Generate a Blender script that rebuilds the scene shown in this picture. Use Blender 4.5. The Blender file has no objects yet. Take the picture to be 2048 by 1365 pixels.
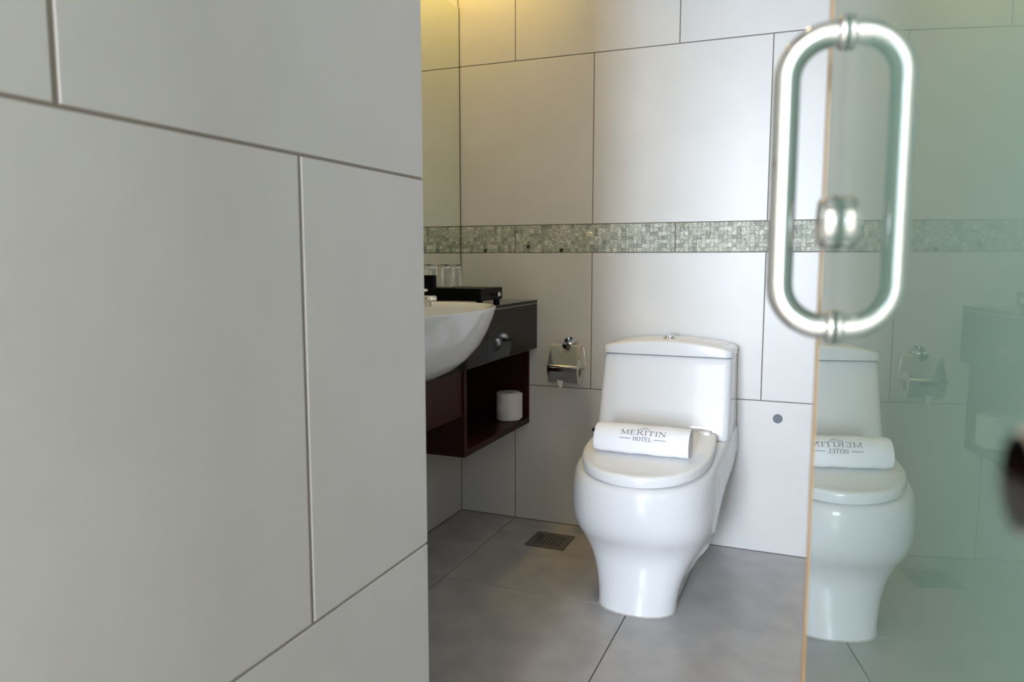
import bpy, bmesh, math, random
from mathutils import Vector, Matrix

random.seed(7)
scene = bpy.context.scene
COL = scene.collection

# ------------------------------------------------------------------ camera
CAM_H = 1.0066
YAW, PITCH = math.radians(-22.462), math.radians(-6.19)
F_PX = 1499.0
cam_d = bpy.data.cameras.new('camera')
cam_d.sensor_width = 36.0
cam_d.lens = F_PX / 2048 * 36.0
cam_d.clip_start = 0.02
cam_d.dof.use_dof = True
cam_d.dof.focus_distance = 2.25
cam_d.dof.aperture_fstop = 5.6
cam = bpy.data.objects.new('camera', cam_d)
COL.objects.link(cam)
cy, sy, cp, sp = math.cos(YAW), math.sin(YAW), math.cos(PITCH), math.sin(PITCH)
Fv = Vector((sy * cp, cy * cp, sp)); Rv = Vector((cy, -sy, 0)); Uv = Rv.cross(Fv)
cam.matrix_world = Matrix(((Rv.x, Uv.x, -Fv.x, 0), (Rv.y, Uv.y, -Fv.y, 0), (Rv.z, Uv.z, -Fv.z, CAM_H), (0, 0, 0, 1)))
scene.camera = cam

# ------------------------------------------------------------------ view, world, large lights
vs = scene.view_settings
vs.view_transform = 'Standard'
try: vs.look = 'None'
except Exception: pass
vs.gamma = 1.0
vs.use_curve_mapping = False
vs.exposure = 0.07
scene.cycles.use_denoising = True
scene.cycles.max_bounces = 12
scene.cycles.diffuse_bounces = 6
scene.cycles.glossy_bounces = 6
scene.cycles.transmission_bounces = 10
scene.cycles.sample_clamp_indirect = 6.0

world = bpy.data.worlds.new('world'); scene.world = world
world.use_nodes = True
world.node_tree.nodes['Background'].inputs[0].default_value = (0.80, 0.90, 1.0, 1)
world.node_tree.nodes['Background'].inputs[1].default_value = 1.2

def area(name, loc, direction, sx, sy_, power, color):
    l = bpy.data.lights.new(name, 'AREA'); l.shape = 'RECTANGLE'; l.size = sx; l.size_y = sy_
    l.energy = power; l.color = color
    o = bpy.data.objects.new(name, l); COL.objects.link(o); o.location = loc
    o.rotation_euler = Vector(direction).to_track_quat('-Z', 'Y').to_euler()
    return o

# daylight in the bedroom window behind the camera
WIN_X0, WIN_X1, WIN_Z0, WIN_Z1, WIN_Y = -1.10, 0.10, 0.45, 2.40, -4.3
area('window_daylight', ((WIN_X0 + WIN_X1) / 2, WIN_Y - 0.16, (WIN_Z0 + WIN_Z1) / 2), (0, 1, 0),
     WIN_X1 - WIN_X0, WIN_Z1 - WIN_Z0, 420, (0.74, 0.85, 1.0))
# daylight in the small window of the bathroom's right wall, behind the glass door
W2_Y0, W2_Y1, W2_Z0, W2_Z1 = -0.10, 0.60, 1.00, 2.05
area('side_window_daylight', (0.70 + 0.15, (W2_Y0 + W2_Y1) / 2, (W2_Z0 + W2_Z1) / 2), (-1, 0, 0), W2_Z1 - W2_Z0, W2_Y1 - W2_Y0, 8, (0.86, 0.90, 1.0))

# ------------------------------------------------------------------ shared dimensions
D = 2.6432            # back wall
XL = -1.3131          # alcove wall behind the vanity
XF = -0.5989          # tiled wall beside the camera
YEND = 1.0751         # where that wall ends
XR = 0.70             # far right wall of the bathroom
YDOOR = -0.22         # bathroom side of the doorway wall
ZC = 2.46             # ceiling
Z1, Z2, Z3, Z4 = 0.5304, 1.0329, 1.135, 1.7342
XT = -0.465           # toilet centre

# ------------------------------------------------------------------ materials
def new_mat(name):
    m = bpy.data.materials.new(name); m.use_nodes = True
    return m, m.node_tree, m.node_tree.nodes['Principled BSDF']

def mat(name, color, rough=0.5, metal=0.0, noise=0.0, nscale=40.0, bump=0.0, bscale=200.0, ior=1.5, coat=0.0, spec=None):
    m, nt, b = new_mat(name)
    b.inputs['Roughness'].default_value = rough
    b.inputs['Metallic'].default_value = metal
    b.inputs['IOR'].default_value = ior
    b.inputs['Coat Weight'].default_value = coat
    b.inputs['Coat Roughness'].default_value = 0.03
    if spec is not None: b.inputs['Specular IOR Level'].default_value = spec
    tc = nt.nodes.new('ShaderNodeTexCoord')
    if noise > 0:
        n = nt.nodes.new('ShaderNodeTexNoise'); n.inputs['Scale'].default_value = nscale; n.inputs['Detail'].default_value = 4
        r = nt.nodes.new('ShaderNodeValToRGB')
        r.color_ramp.elements[0].position = 0.3; r.color_ramp.elements[1].position = 0.7
        r.color_ramp.elements[0].color = (*[c * (1 - noise) for c in color], 1)
        r.color_ramp.elements[1].color = (*[min(1, c * (1 + noise)) for c in color], 1)
        nt.links.new(tc.outputs['Object'], n.inputs['Vector'])
        nt.links.new(n.outputs['Fac'], r.inputs[0]); nt.links.new(r.outputs[0], b.inputs['Base Color'])
    else:
        b.inputs['Base Color'].default_value = (*color, 1)
    if bump > 0:
        n = nt.nodes.new('ShaderNodeTexNoise'); n.inputs['Scale'].default_value = bscale; n.inputs['Detail'].default_value = 3
        bp = nt.nodes.new('ShaderNodeBump'); bp.inputs['Strength'].default_value = bump; bp.inputs['Distance'].default_value = 0.001
        nt.links.new(tc.outputs['Object'], n.inputs['Vector'])
        nt.links.new(n.outputs['Fac'], bp.inputs['Height']); nt.links.new(bp.outputs[0], b.inputs['Normal'])
    return m

M = {}
M['tile'] = mat('pale_wall_tile', (0.66, 0.645, 0.62), 0.36, noise=0.03, nscale=6, bump=0.10, bscale=260)
M['grout'] = mat('wall_grout', (0.20, 0.17, 0.15), 0.9)
M['floor'] = mat('grey_floor_tile', (0.44, 0.43, 0.427), 0.25, noise=0.10, nscale=9, bump=0.12, bscale=180)
M['grout_near'] = mat('entry_wall_grout', (0.30, 0.255, 0.225), 0.9)
M['grout_chip'] = mat('mosaic_bed', (0.32, 0.33, 0.25), 0.6)
M['floor_grout'] = mat('floor_grout', (0.10, 0.09, 0.085), 0.9)
M['white'] = mat('white_paint', (0.80, 0.79, 0.77), 0.8)
M['bedroom'] = mat('warm_bedroom_paint', (0.87, 0.81, 0.74), 0.8)
M['carpet'] = mat('bedroom_floor', (0.62, 0.56, 0.49), 0.8, noise=0.1, nscale=60)
M['ceramic'] = mat('white_ceramic', (0.775, 0.78, 0.79), 0.08)
M['plastic'] = mat('white_plastic', (0.83, 0.83, 0.83), 0.16)
M['silicone'] = mat('silicone_bead', (0.52, 0.49, 0.44), 0.6, noise=0.2, nscale=80)
M['chrome'] = mat('chrome', (0.80, 0.80, 0.80), 0.07, metal=1.0)
M['steel'] = mat('drain_steel', (0.20, 0.19, 0.18), 0.42, metal=0.7)
M['black'] = mat('painted_pit_dark', (0.004, 0.004, 0.004), 0.9)  # black painted in for the darkness below the drain holes
M['granite'] = mat('black_granite', (0.006, 0.006, 0.007), 0.07, noise=0.5, nscale=300, ior=1.25)
M['lacquer'] = mat('black_lacquer', (0.004, 0.004, 0.005), 0.35, spec=0.08)
M['towel'] = mat('white_terry', (0.90, 0.90, 0.93), 0.95, bump=0.6, bscale=500)
M['ink'] = mat('grey_embroidery', (0.16, 0.13, 0.16), 0.8)
M['paper'] = mat('toilet_paper', (0.80, 0.78, 0.75), 0.95, bump=0.4, bscale=300)
M['cardboard'] = mat('cardboard', (0.30, 0.24, 0.18), 0.9)
M['amber'] = mat('amber_edge_glow', (0.36, 0.21, 0.07), 0.30)  # glow of the lit glass edge put into the colour
M['plug'] = mat('grey_plug', (0.16, 0.18, 0.20), 0.6)
M['brass'] = mat('warm_chrome', (0.82, 0.80, 0.76), 0.08, metal=1.0)
M['mirror'] = mat('mirror_silver', (0.86, 0.90, 0.80), 0.005, metal=1.0)
M['curtain'] = mat('curtain', (0.75, 0.74, 0.72), 0.9)
M['rubber'] = mat('black_rubber', (0.01, 0.01, 0.01), 0.6)

# wood with stretched grain
m, nt, b = new_mat('dark_mahogany')
tc = nt.nodes.new('ShaderNodeTexCoord'); mp = nt.nodes.new('ShaderNodeMapping')
mp.inputs['Scale'].default_value = (60, 4, 60)
n = nt.nodes.new('ShaderNodeTexNoise'); n.inputs['Scale'].default_value = 3; n.inputs['Detail'].default_value = 5
r = nt.nodes.new('ShaderNodeValToRGB')
r.color_ramp.elements[0].color = (0.016, 0.004, 0.004, 1); r.color_ramp.elements[1].color = (0.055, 0.014, 0.012, 1)
nt.links.new(tc.outputs['Object'], mp.inputs[0]); nt.links.new(mp.outputs[0], n.inputs['Vector'])
nt.links.new(n.outputs['Fac'], r.inputs[0]); nt.links.new(r.outputs[0], b.inputs['Base Color'])
b.inputs['Roughness'].default_value = 0.38; b.inputs['Specular IOR Level'].default_value = 0.15
M['wood'] = m

# green glass door: polished clear face over a frosted green body
m, nt, b = new_mat('frosted_green_glass')
b.inputs['Base Color'].default_value = (0.69, 0.80, 0.735, 1)
b.inputs['Roughness'].default_value = 0.45
tr = nt.nodes.new('ShaderNodeBsdfTranslucent'); tr.inputs[0].default_value = (0.80, 0.92, 0.85, 1)
mx = nt.nodes.new('ShaderNodeMixShader'); mx.inputs[0].default_value = 0.55
nt.links.new(b.outputs[0], mx.inputs[1]); nt.links.new(tr.outputs[0], mx.inputs[2]); nt.links.new(mx.outputs[0], nt.nodes['Material Output'].inputs[0])
M['glass'] = m
m, nt, b = new_mat('polished_glass_face')
nt.nodes.remove(b)
fr = nt.nodes.new('ShaderNodeFresnel'); fr.inputs[0].default_value = 1.5
m2 = nt.nodes.new('ShaderNodeMath'); m2.operation = 'MULTIPLY'; m2.inputs[1].default_value = 1.6      # front face and part of the rear face mirror: 1.6R / (1 + 0.6R)
m1 = nt.nodes.new('ShaderNodeMath'); m1.operation = 'MULTIPLY_ADD'; m1.inputs[1].default_value = 0.6; m1.inputs[2].default_value = 1.0
m3 = nt.nodes.new('ShaderNodeMath'); m3.operation = 'DIVIDE'
nt.links.new(fr.outputs[0], m2.inputs[0]); nt.links.new(fr.outputs[0], m1.inputs[0])
nt.links.new(m2.outputs[0], m3.inputs[0]); nt.links.new(m1.outputs[0], m3.inputs[1])
tp = nt.nodes.new('ShaderNodeBsdfTransparent'); gl = nt.nodes.new('ShaderNodeBsdfGlossy'); gl.inputs['Roughness'].default_value = 0.0
gl.inputs['Color'].default_value = (0.93, 0.98, 0.96, 1)
mx = nt.nodes.new('ShaderNodeMixShader')
nt.links.new(m3.outputs[0], mx.inputs[0]); nt.links.new(tp.outputs[0], mx.inputs[1]); nt.links.new(gl.outputs[0], mx.inputs[2])
nt.links.new(mx.outputs[0], nt.nodes['Material Output'].inputs[0])
M['glass_face'] = m

m, nt, b = new_mat('clear_glass')
b.inputs['Base Color'].default_value = (1, 1, 1, 1); b.inputs['Roughness'].default_value = 0.0
b.inputs['Transmission Weight'].default_value = 1.0; b.inputs['IOR'].default_value = 1.48
M['tumbler'] = m

def emit(name, color, strength):
    m, nt, b = new_mat(name)
    b.inputs['Emission Color'].default_value = (*color, 1); b.inputs['Emission Strength'].default_value = strength
    return m
WARM = (1.0, 0.67, 0.15)
WARM2 = (1.0, 0.80, 0.50)
M['lamp'] = emit('warm_lamp', WARM, 25)

# mosaic chips: tone from the object's own random number, or per island for the joined rest
def chip_mat(name, island):
    m, nt, b = new_mat(name)
    if island:
        src = nt.nodes.new('ShaderNodeNewGeometry').outputs['Random Per Island']
    else:
        src = nt.nodes.new('ShaderNodeObjectInfo').outputs['Random']
    r = nt.nodes.new('ShaderNodeValToRGB')
    e = r.color_ramp.elements
    e[0].position = 0.0; e[0].color = (0.24, 0.26, 0.21, 1)
    e[1].position = 1.0; e[1].color = (0.68, 0.67, 0.60, 1)
    a = e.new(0.35); a.color = (0.40, 0.42, 0.345, 1)
    a = e.new(0.82); a.color = (0.52, 0.53, 0.46, 1)
    nt.links.new(src, r.inputs[0])
    tc = nt.nodes.new('ShaderNodeTexCoord')
    n = nt.nodes.new('ShaderNodeTexNoise'); n.inputs['Scale'].default_value = 170; n.inputs['Detail'].default_value = 5
    geo = nt.nodes.new('ShaderNodeNewGeometry')
    nt.links.new(geo.outputs['Position'], n.inputs['Vector'])
    mixn = nt.nodes.new('ShaderNodeMix'); mixn.data_type = 'RGBA'; mixn.blend_type = 'MULTIPLY'
    mixn.inputs['Factor'].default_value = 0.7
    r2 = nt.nodes.new('ShaderNodeValToRGB')
    r2.color_ramp.elements[0].position = 0.35; r2.color_ramp.elements[0].color = (0.50, 0.53, 0.47, 1)
    r2.color_ramp.elements[1].position = 0.62; r2.color_ramp.elements[1].color = (1.25, 1.25, 1.2, 1)
    nt.links.new(n.outputs['Fac'], r2.inputs[0])
    nt.links.new(r.outputs[0], mixn.inputs['A']); nt.links.new(r2.outputs[0], mixn.inputs['B'])
    nt.links.new(mixn.outputs['Result'], b.inputs['Base Color'])
    bp = nt.nodes.new('ShaderNodeBump'); bp.inputs['Strength'].default_value = 1.0; bp.inputs['Distance'].default_value = 0.003
    n2 = nt.nodes.new('ShaderNodeTexNoise'); n2.inputs['Scale'].default_value = 230; n2.inputs['Detail'].default_value = 2
    nt.links.new(geo.outputs['Position'], n2.inputs['Vector'])
    nt.links.new(n2.outputs['Fac'], bp.inputs['Height']); nt.links.new(bp.outputs[0], b.inputs['Normal'])
    b.inputs['Roughness'].default_value = 0.24
    b.inputs['IOR'].default_value = 2.0
    return m
M['chip'] = chip_mat('mosaic_chip_single', False)
M['chips'] = chip_mat('mosaic_chip_joined', True)
M['chip_dark'] = mat('mosaic_chip_dark', (0.035, 0.036, 0.028), 0.2, noise=0.4, nscale=200)
M['chip_light'] = mat('mosaic_chip_pale', (0.66, 0.64, 0.53), 0.22, noise=0.08, nscale=150)

# ------------------------------------------------------------------ mesh helpers
ORG = {}

def link(name, bm, material, parent=None, smooth=False, origin=None, autosmooth=None):
    """links bm (world coordinates) as one mesh object; parts are stored relative to their thing's base"""
    org = Vector((0, 0, 0))
    if parent is not None: org = ORG.get(parent.name, Vector((0, 0, 0)))
    elif origin is not None: org = Vector(origin)
    bmesh.ops.recalc_face_normals(bm, faces=bm.faces)
    for v in bm.verts: v.co -= org
    me = bpy.data.meshes.new(name)
    if smooth:
        for f in bm.faces: f.smooth = True
    bm.to_mesh(me); bm.free()
    mats = material if isinstance(material, (list, tuple)) else [material]
    for mm in mats: me.materials.append(mm)
    if smooth and autosmooth:
        me.set_sharp_from_angle(angle=math.radians(autosmooth))
    o = bpy.data.objects.new(name, me); COL.objects.link(o)
    if parent is not None: o.parent = parent
    elif origin is not None: o.location = org
    ORG[o.name] = org
    return o

def thing(name, base, label, cat, group=None):
    o = bpy.data.objects.new(name, None); COL.objects.link(o)
    o.location = base; o.empty_display_size = 0.05
    ORG[o.name] = Vector(base)
    tag(o, label, cat, group)
    return o

def tag(o, label, cat, group=None):
    o['label'] = label; o['category'] = cat
    if group: o['group'] = group
    return o

def box(bm, x0, x1, y0, y1, z0, z1, bev=0.0, seg=2):
    b2 = bmesh.new()
    bmesh.ops.create_cube(b2, size=1.0)
    for v in b2.verts:
        v.co = Vector(((x0 + x1) / 2 + v.co.x * (x1 - x0), (y0 + y1) / 2 + v.co.y * (y1 - y0), (z0 + z1) / 2 + v.co.z * (z1 - z0)))
    if bev > 0:
        bmesh.ops.bevel(b2, geom=list(b2.edges), offset=bev, segments=seg, profile=0.5, affect='EDGES')
    me = bpy.data.meshes.new('tmp'); b2.to_mesh(me); b2.free(); bm.from_mesh(me); bpy.data.meshes.remove(me)
    return bm

def bx(*a, **k): return box(bmesh.new(), *a, **k)

def loft(bm, rings, cap0=True, cap1=True, closed=True):
    vr = [[bm.verts.new(p) for p in r] for r in rings]
    n = len(vr[0])
    for a, b in zip(vr[:-1], vr[1:]):
        for i in range(n if closed else n - 1):
            j = (i + 1) % n
            bm.faces.new((a[i], a[j], b[j], b[i]))
    if cap0: bm.faces.new(list(reversed(vr[0])))
    if cap1: bm.faces.new(vr[-1])
    return vr

def tube(bm, pts, r, n=14, cap=True):
    pts = [Vector(p) for p in pts]
    rs = r if isinstance(r, (list, tuple)) else [r] * len(pts)
    t0 = (pts[1] - pts[0]).normalized()
    up = Vector((0, 0, 1)) if abs(t0.z) < 0.9 else Vector((1, 0, 0))
    u = (up - t0 * up.dot(t0)).normalized()
    rings = []
    for i, p in enumerate(pts):
        if i == 0: t = t0
        elif i == len(pts) - 1: t = (pts[i] - pts[i - 1]).normalized()
        else: t = ((pts[i + 1] - pts[i]).normalized() + (pts[i] - pts[i - 1]).normalized()).normalized()
        u = (u - t * u.dot(t)).normalized(); w = t.cross(u)
        rings.append([p + (u * math.cos(2 * math.pi * k / n) + w * math.sin(2 * math.pi * k / n)) * rs[i] for k in range(n)])
    loft(bm, rings, cap, cap)
    return bm

def lathe(bm, prof, center, axis=(0, 0, 1), n=28, cap0=True, cap1=True):
    """prof: list of (radius, height along axis)"""
    ax = Vector(axis).normalized()
    up = Vector((0, 0, 1)) if abs(ax.z) < 0.9 else Vector((1, 0, 0))
    u = (up - ax * up.dot(ax)).normalized(); w = ax.cross(u); c = Vector(center)
    rings = [[c + ax * h + (u * math.cos(2 * math.pi * k / n) + w * math.sin(2 * math.pi * k / n)) * max(r, 1e-5) for k in range(n)] for r, h in prof]
    loft(bm, rings, cap0, cap1)
    return bm

def arc(c, r, a0, a1, n, e1, e2):
    c = Vector(c); e1 = Vector(e1); e2 = Vector(e2)
    return [c + (e1 * math.cos(a0 + (a1 - a0) * i / n) + e2 * math.sin(a0 + (a1 - a0) * i / n)) * r for i in range(n + 1)]

def smooth01(t):
    t = max(0.0, min(1.0, t)); return t * t * (3 - 2 * t)

def interp(x, pts):
    if x <= pts[0][0]: return pts[0][1]
    for (a, va), (b, vb) in zip(pts[:-1], pts[1:]):
        if x <= b:
            t = (x - a) / (b - a); return va + (vb - va) * t
    return pts[-1][1]

def cubic(x, pts):
    """Catmull-Rom through (x, y) points"""
    if x <= pts[0][0]: return pts[0][1]
    if x >= pts[-1][0]: return pts[-1][1]
    for i in range(len(pts) - 1):
        if pts[i][0] <= x <= pts[i + 1][0]:
            x0, y0 = pts[i]; x1, y1 = pts[i + 1]
            m0 = (y1 - pts[i - 1][1]) / (x1 - pts[i - 1][0]) if i > 0 else (y1 - y0) / (x1 - x0)
            m1 = (pts[i + 2][1] - y0) / (pts[i + 2][0] - x0) if i < len(pts) - 2 else (y1 - y0) / (x1 - x0)
            h = x1 - x0; t = (x - x0) / h
            return (2 * t**3 - 3 * t**2 + 1) * y0 + (t**3 - 2 * t**2 + t) * h * m0 + (-2 * t**3 + 3 * t**2) * y1 + (t**3 - t**2) * h * m1

def struct(name, bm, material, label):
    o = link(name, bm, material); o['kind'] = 'structure'; o['label'] = label
    return o

# ------------------------------------------------------------------ room shell
GAP = 0.0032
TH = 0.008          # tile thickness
REC = 0.0018        # joint depth

TILE_MESH = {}
def tile_mesh(w, h, material, name):
    """tile lying in local XY, face up at z = 0, going down TH"""
    key = (round(w, 4), round(h, 4), material.name)
    if key not in TILE_MESH:
        bm = bmesh.new(); c = 0.0008
        def ring(i, z): return [(-w / 2 + i, -h / 2 + i, z), (w / 2 - i, -h / 2 + i, z), (w / 2 - i, h / 2 - i, z), (-w / 2 + i, h / 2 - i, z)]
        loft(bm, [ring(0, -TH), ring(0, -c), ring(c, 0)])
        bmesh.ops.recalc_face_normals(bm, faces=bm.faces)
        me = bpy.data.meshes.new(name); bm.to_mesh(me); bm.free(); me.materials.append(material)
        TILE_MESH[key] = me
    return TILE_MESH[key]

def tile(name, parent, center, w, h, ex, ey, material, gap=GAP):
    """tile with width axis ex, height axis ey, face normal ex x ey"""
    o = bpy.data.objects.new(name, tile_mesh(w - gap, h - gap, material, name)); COL.objects.link(o)
    ex = Vector(ex); ey = Vector(ey); ez = ex.cross(ey); c = Vector(center)
    o.matrix_world = Matrix(((ex.x, ey.x, ez.x, c.x), (ex.y, ey.y, ez.y, c.y), (ex.z, ey.z, ez.z, c.z), (0, 0, 0, 1)))
    mw = o.matrix_world.copy(); o.parent = parent; o.matrix_parent_inverse = Matrix.Identity(4); o.matrix_basis = mw
    return o

def cuts(a, b, joints):
    js = [a] + sorted(j for j in joints if a + 0.02 < j < b - 0.02) + [b]
    return list(zip(js[:-1], js[1:]))

# floor
floor = struct('floor', bx(XL - 0.1, XR + 0.1, YDOOR - 0.2, D + 0.1, -0.12, -REC), M['floor_grout'], 'dark grout bed under the grey floor tiles')
FX = [-1.079 + 0.6 * k for k in range(-1, 5)]; FY = [D - 0.6 * k for k in range(1, 6)]
for x0, x1 in cuts(XL, XR, FX):
    for y0, y1 in cuts(YDOOR - 0.2, D, FY if x0 < -0.5 else [D - 1.2, D - 2.4]):
        tile('floor_tile', floor, ((x0 + x1) / 2, (y0 + y1) / 2, 0), x1 - x0, y1 - y0, (1, 0, 0), (0, 1, 0), M['floor'])

# back wall
wall_back = struct('wall_back', bx(XL - 0.1, XR + 0.1, D + REC, D + 0.12, -0.1, ZC + 0.05), M['grout'], 'pale tiled back wall with a mosaic border strip')
JA = [-0.778 + 0.6 * k for k in range(-1, 4)]; JC = [-1.0793 + 0.6 * k for k in range(0, 5)]
for (z0, z1, J) in ((0, Z1, JC), (Z1, Z2, JA), (Z3, Z4, JA), (Z4, Z4 + 0.6, JC), (Z4 + 0.6, ZC, JA)):
    for x0, x1 in cuts(XL, XR, J):
        tile('wall_tile', wall_back, ((x0 + x1) / 2, D, (z0 + z1) / 2), x1 - x0, z1 - z0, (1, 0, 0), (0, 0, 1), M['tile'])

# mosaic border: strips with chips
CH = 0.01452; NR = 7
chip_me = None
def chip_geom(bm, c, s, dz, tilt, midx=0):
    """small bevelled chip on the back wall, proud towards -Y"""
    h = s / 2 - 0.00015
    def P(x, z, y): return Vector((c[0] + x, D + 0.001 - y - tilt[0] * x - tilt[1] * z, c[1] + z))
    r0 = [P(-h, -h, -0.004), P(h, -h, -0.004), P(h, h, -0.004), P(-h, h, -0.004)]
    r1 = [P(-h, -h, dz), P(h, -h, dz), P(h, h, dz), P(-h, h, dz)]
    k = h - 0.0007
    r2 = [P(-k, -k, dz + 0.0006), P(k, -k, dz + 0.0006), P(k, k, dz + 0.0006), P(-k, k, dz + 0.0006)]
    before = len(bm.faces)
    loft(bm, [r0, r1, r2], cap0=False)
    bm.faces.ensure_lookup_table()
    for f in bm.faces[before:]: f.material_index = midx

bmc = bmesh.new()
h = CH / 2 - 0.00015; k_ = h - 0.0007
loft(bmc, [[(-h, 0.004, -h), (h, 0.004, -h), (h, 0.004, h), (-h, 0.004, h)], [(-h, -0.0008, -h), (h, -0.0008, -h), (h, -0.0008, h), (-h, -0.0008, h)],
           [(-k_, -0.0014, -k_), (k_, -0.0014, -k_), (k_, -0.0014, k_), (-k_, -0.0014, k_)]], cap0=False)
bmesh.ops.recalc_face_normals(bmc, faces=bmc.faces)
chip_me = {}
for kk in ('chip', 'chip_dark', 'chip_light'):
    me = bpy.data.meshes.new('mosaic_chip'); bmc.to_mesh(me); me.materials.append(M[kk]); chip_me[kk] = me
bmc.free()
DARK = [(-0.900, 1.0417), (-1.021, 1.056), (-1.20, 1.044)]
PALE = [(-0.955, 1.07), (-1.01, 1.117), (-1.045, 1.07), (-0.93, 1.085), (-0.985, 1.056), (-0.89, 1.07), (-1.27, 1.12), (-1.17, 1.056), (-1.155, 1.056), (-0.80, 1.115), (-0.79, 1.10), (-0.775, 1.10)]
n_single = 0
for x0, x1 in reversed(cuts(XL, XR, JC)):
    strip = link('mosaic_strip', bx(x0 + GAP / 2, x1 - GAP / 2, D + 0.0003, D + 0.006, Z2 + GAP / 2, Z3 - GAP / 2), M['grout_chip'], wall_back)
    rest = bmesh.new(); n = max(1, int(round((x1 - x0 - GAP) / CH))); cw = (x1 - x0 - GAP) / n; chh = (Z3 - Z2 - GAP) / NR
    for i in range(n - 1, -1, -1):
        for j in range(NR):
            c = (x0 + GAP / 2 + (i + 0.5) * cw, Z2 + GAP / 2 + (j + 0.5) * chh)
            kind = 'chip'
            if any(abs(c[0] - d[0]) < cw / 2 and abs(c[1] - d[1]) < chh / 2 for d in DARK): kind = 'chip_dark'
            elif any(abs(c[0] - d[0]) < cw / 2 and abs(c[1] - d[1]) < chh / 2 for d in PALE): kind = 'chip_light'
            tilt = (random.gauss(0, 0.02), random.gauss(0, 0.02)); dz = random.uniform(0.0, 0.0009)
            if c[0] < -0.05 and n_single < 300:
                o = bpy.data.objects.new('mosaic_chip', chip_me[kind]); COL.objects.link(o)
                o.location = (c[0], D - dz + 0.0006, c[1]); o.rotation_euler = (tilt[1], 0, tilt[0])
                o.parent = strip; n_single += 1
            else:
                chip_geom(rest, c, CH, dz, tilt, {'chip': 0, 'chip_dark': 1, 'chip_light': 2}[kind])
    if len(rest.verts):
        o = link('mosaic_chips', rest, [M['chips'], M['chip_dark'], M['chip_light']], strip); o['kind'] = 'stuff'
        o['label'] = 'grey green mosaic chips of the border strip'
    else: rest.free()

# alcove wall behind the vanity
wall_left = struct('wall_left', bx(XL - 0.12, XL - REC, YEND - 0.1, D + 0.1, -0.1, ZC + 0.05), M['grout'], 'tiled wall behind the vanity and mirror')
for (z0, z1, J) in ((0, Z1, (1.74,)), (Z1, Z2, (2.04, 1.44)), (Z2, Z3 + 0.5, (1.74,)), (Z3 + 0.5, 2.2, (2.04, 1.44)), (2.2, ZC, (1.74,))):
    for y0, y1 in cuts(YEND, D, J):
        tile('wall_tile', wall_left, (XL, (y0 + y1) / 2, (z0 + z1) / 2), y1 - y0, z1 - z0, (0, 1, 0), (0, 0, 1), M['tile'])

# wall beside the camera: a thick partition closing the vanity alcove
wall_entry = struct('wall_entry', bx(XL - 0.1, XF - REC, YDOOR - 0.12, YEND - REC, -0.1, ZC + 0.05), M['grout_near'], 'large pale tiles of the wall beside the doorway')
for (z0, z1, J) in ((0, Z1, (0.4498 - 0.3,)), (Z1, Z3, (0.7658, 0.166)), (Z3, Z4, (0.4498, -0.15)), (Z4, Z4 + 0.6, (0.7658, 0.166)), (Z4 + 0.6, ZC, (0.4498,))):
    for y0, y1 in cuts(YDOOR - 0.118, YEND, J):
        tile('wall_tile', wall_entry, (XF, (y0 + y1) / 2 + (0.0021 if y1 == YEND else 0), (z0 + z1) / 2), y1 - y0, z1 - z0, (0, 1, 0), (0, 0, 1), M['tile'], 0.0044)
    for x0, x1 in cuts(XL, XF - 0.001, (-0.95,)):
        tile('wall_tile', wall_entry, ((x0 + x1) / 2, YEND, (z0 + z1) / 2), x1 - x0, z1 - z0, (-1, 0, 0), (0, 0, 1), M['tile'])

# right wall, doorway wall, ceiling
bm = bmesh.new()
for (ya, yb, za, zb2) in ((YDOOR - 0.1, W2_Y0, -0.1, ZC + 0.05), (W2_Y1, D + 0.1, -0.1, ZC + 0.05), (W2_Y0, W2_Y1, -0.1, W2_Z0), (W2_Y0, W2_Y1, W2_Z1, ZC + 0.05)):
    box(bm, XR + REC, XR + 0.12, ya, yb, za, zb2)
wall_right = struct('wall_right', bm, M['grout'], 'tiled wall at the far right of the bathroom')
for (z0, z1) in ((0, W2_Z0), (W2_Z0, W2_Z1), (W2_Z1, ZC)):
    for y0, y1 in cuts(YDOOR, D, [W2_Y0, W2_Y1, 1.45, 2.05]):
        if y0 == W2_Y0 and z0 == W2_Z0: continue
        tile('wall_tile', wall_right, (XR, (y0 + y1) / 2, (z0 + z1) / 2), y1 - y0, z1 - z0, (0, -1, 0), (0, 0, 1), M['tile'])
bm = bmesh.new()
for (ya, yb, za, zb2) in ((W2_Y0, W2_Y1, W2_Z0, W2_Z0 + 0.03), (W2_Y0, W2_Y1, W2_Z1 - 0.03, W2_Z1), (W2_Y0, W2_Y0 + 0.03, W2_Z0, W2_Z1), (W2_Y1 - 0.03, W2_Y1, W2_Z0, W2_Z1)):
    box(bm, XR + 0.03, XR + 0.09, ya, yb, za, zb2)
struct('window_2', bm, M['white'], 'white frame of the small bathroom window')
XJ = 0.135           # hinge jamb of the doorway
bm = bmesh.new()
box(bm, XJ, XR + 0.1, YDOOR - 0.12, YDOOR, -0.1, ZC + 0.05)
box(bm, XF - 0.0005, XJ, YDOOR - 0.12, YDOOR, 2.12, ZC + 0.05)
struct('wall_front', bm, M['white'], 'painted wall with the bathroom doorway')
struct('ceiling', bx(XL - 0.12, XR + 0.12, YDOOR - 0.12, D + 0.12, ZC, ZC + 0.12), M['white'], 'white bathroom ceiling')

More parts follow.
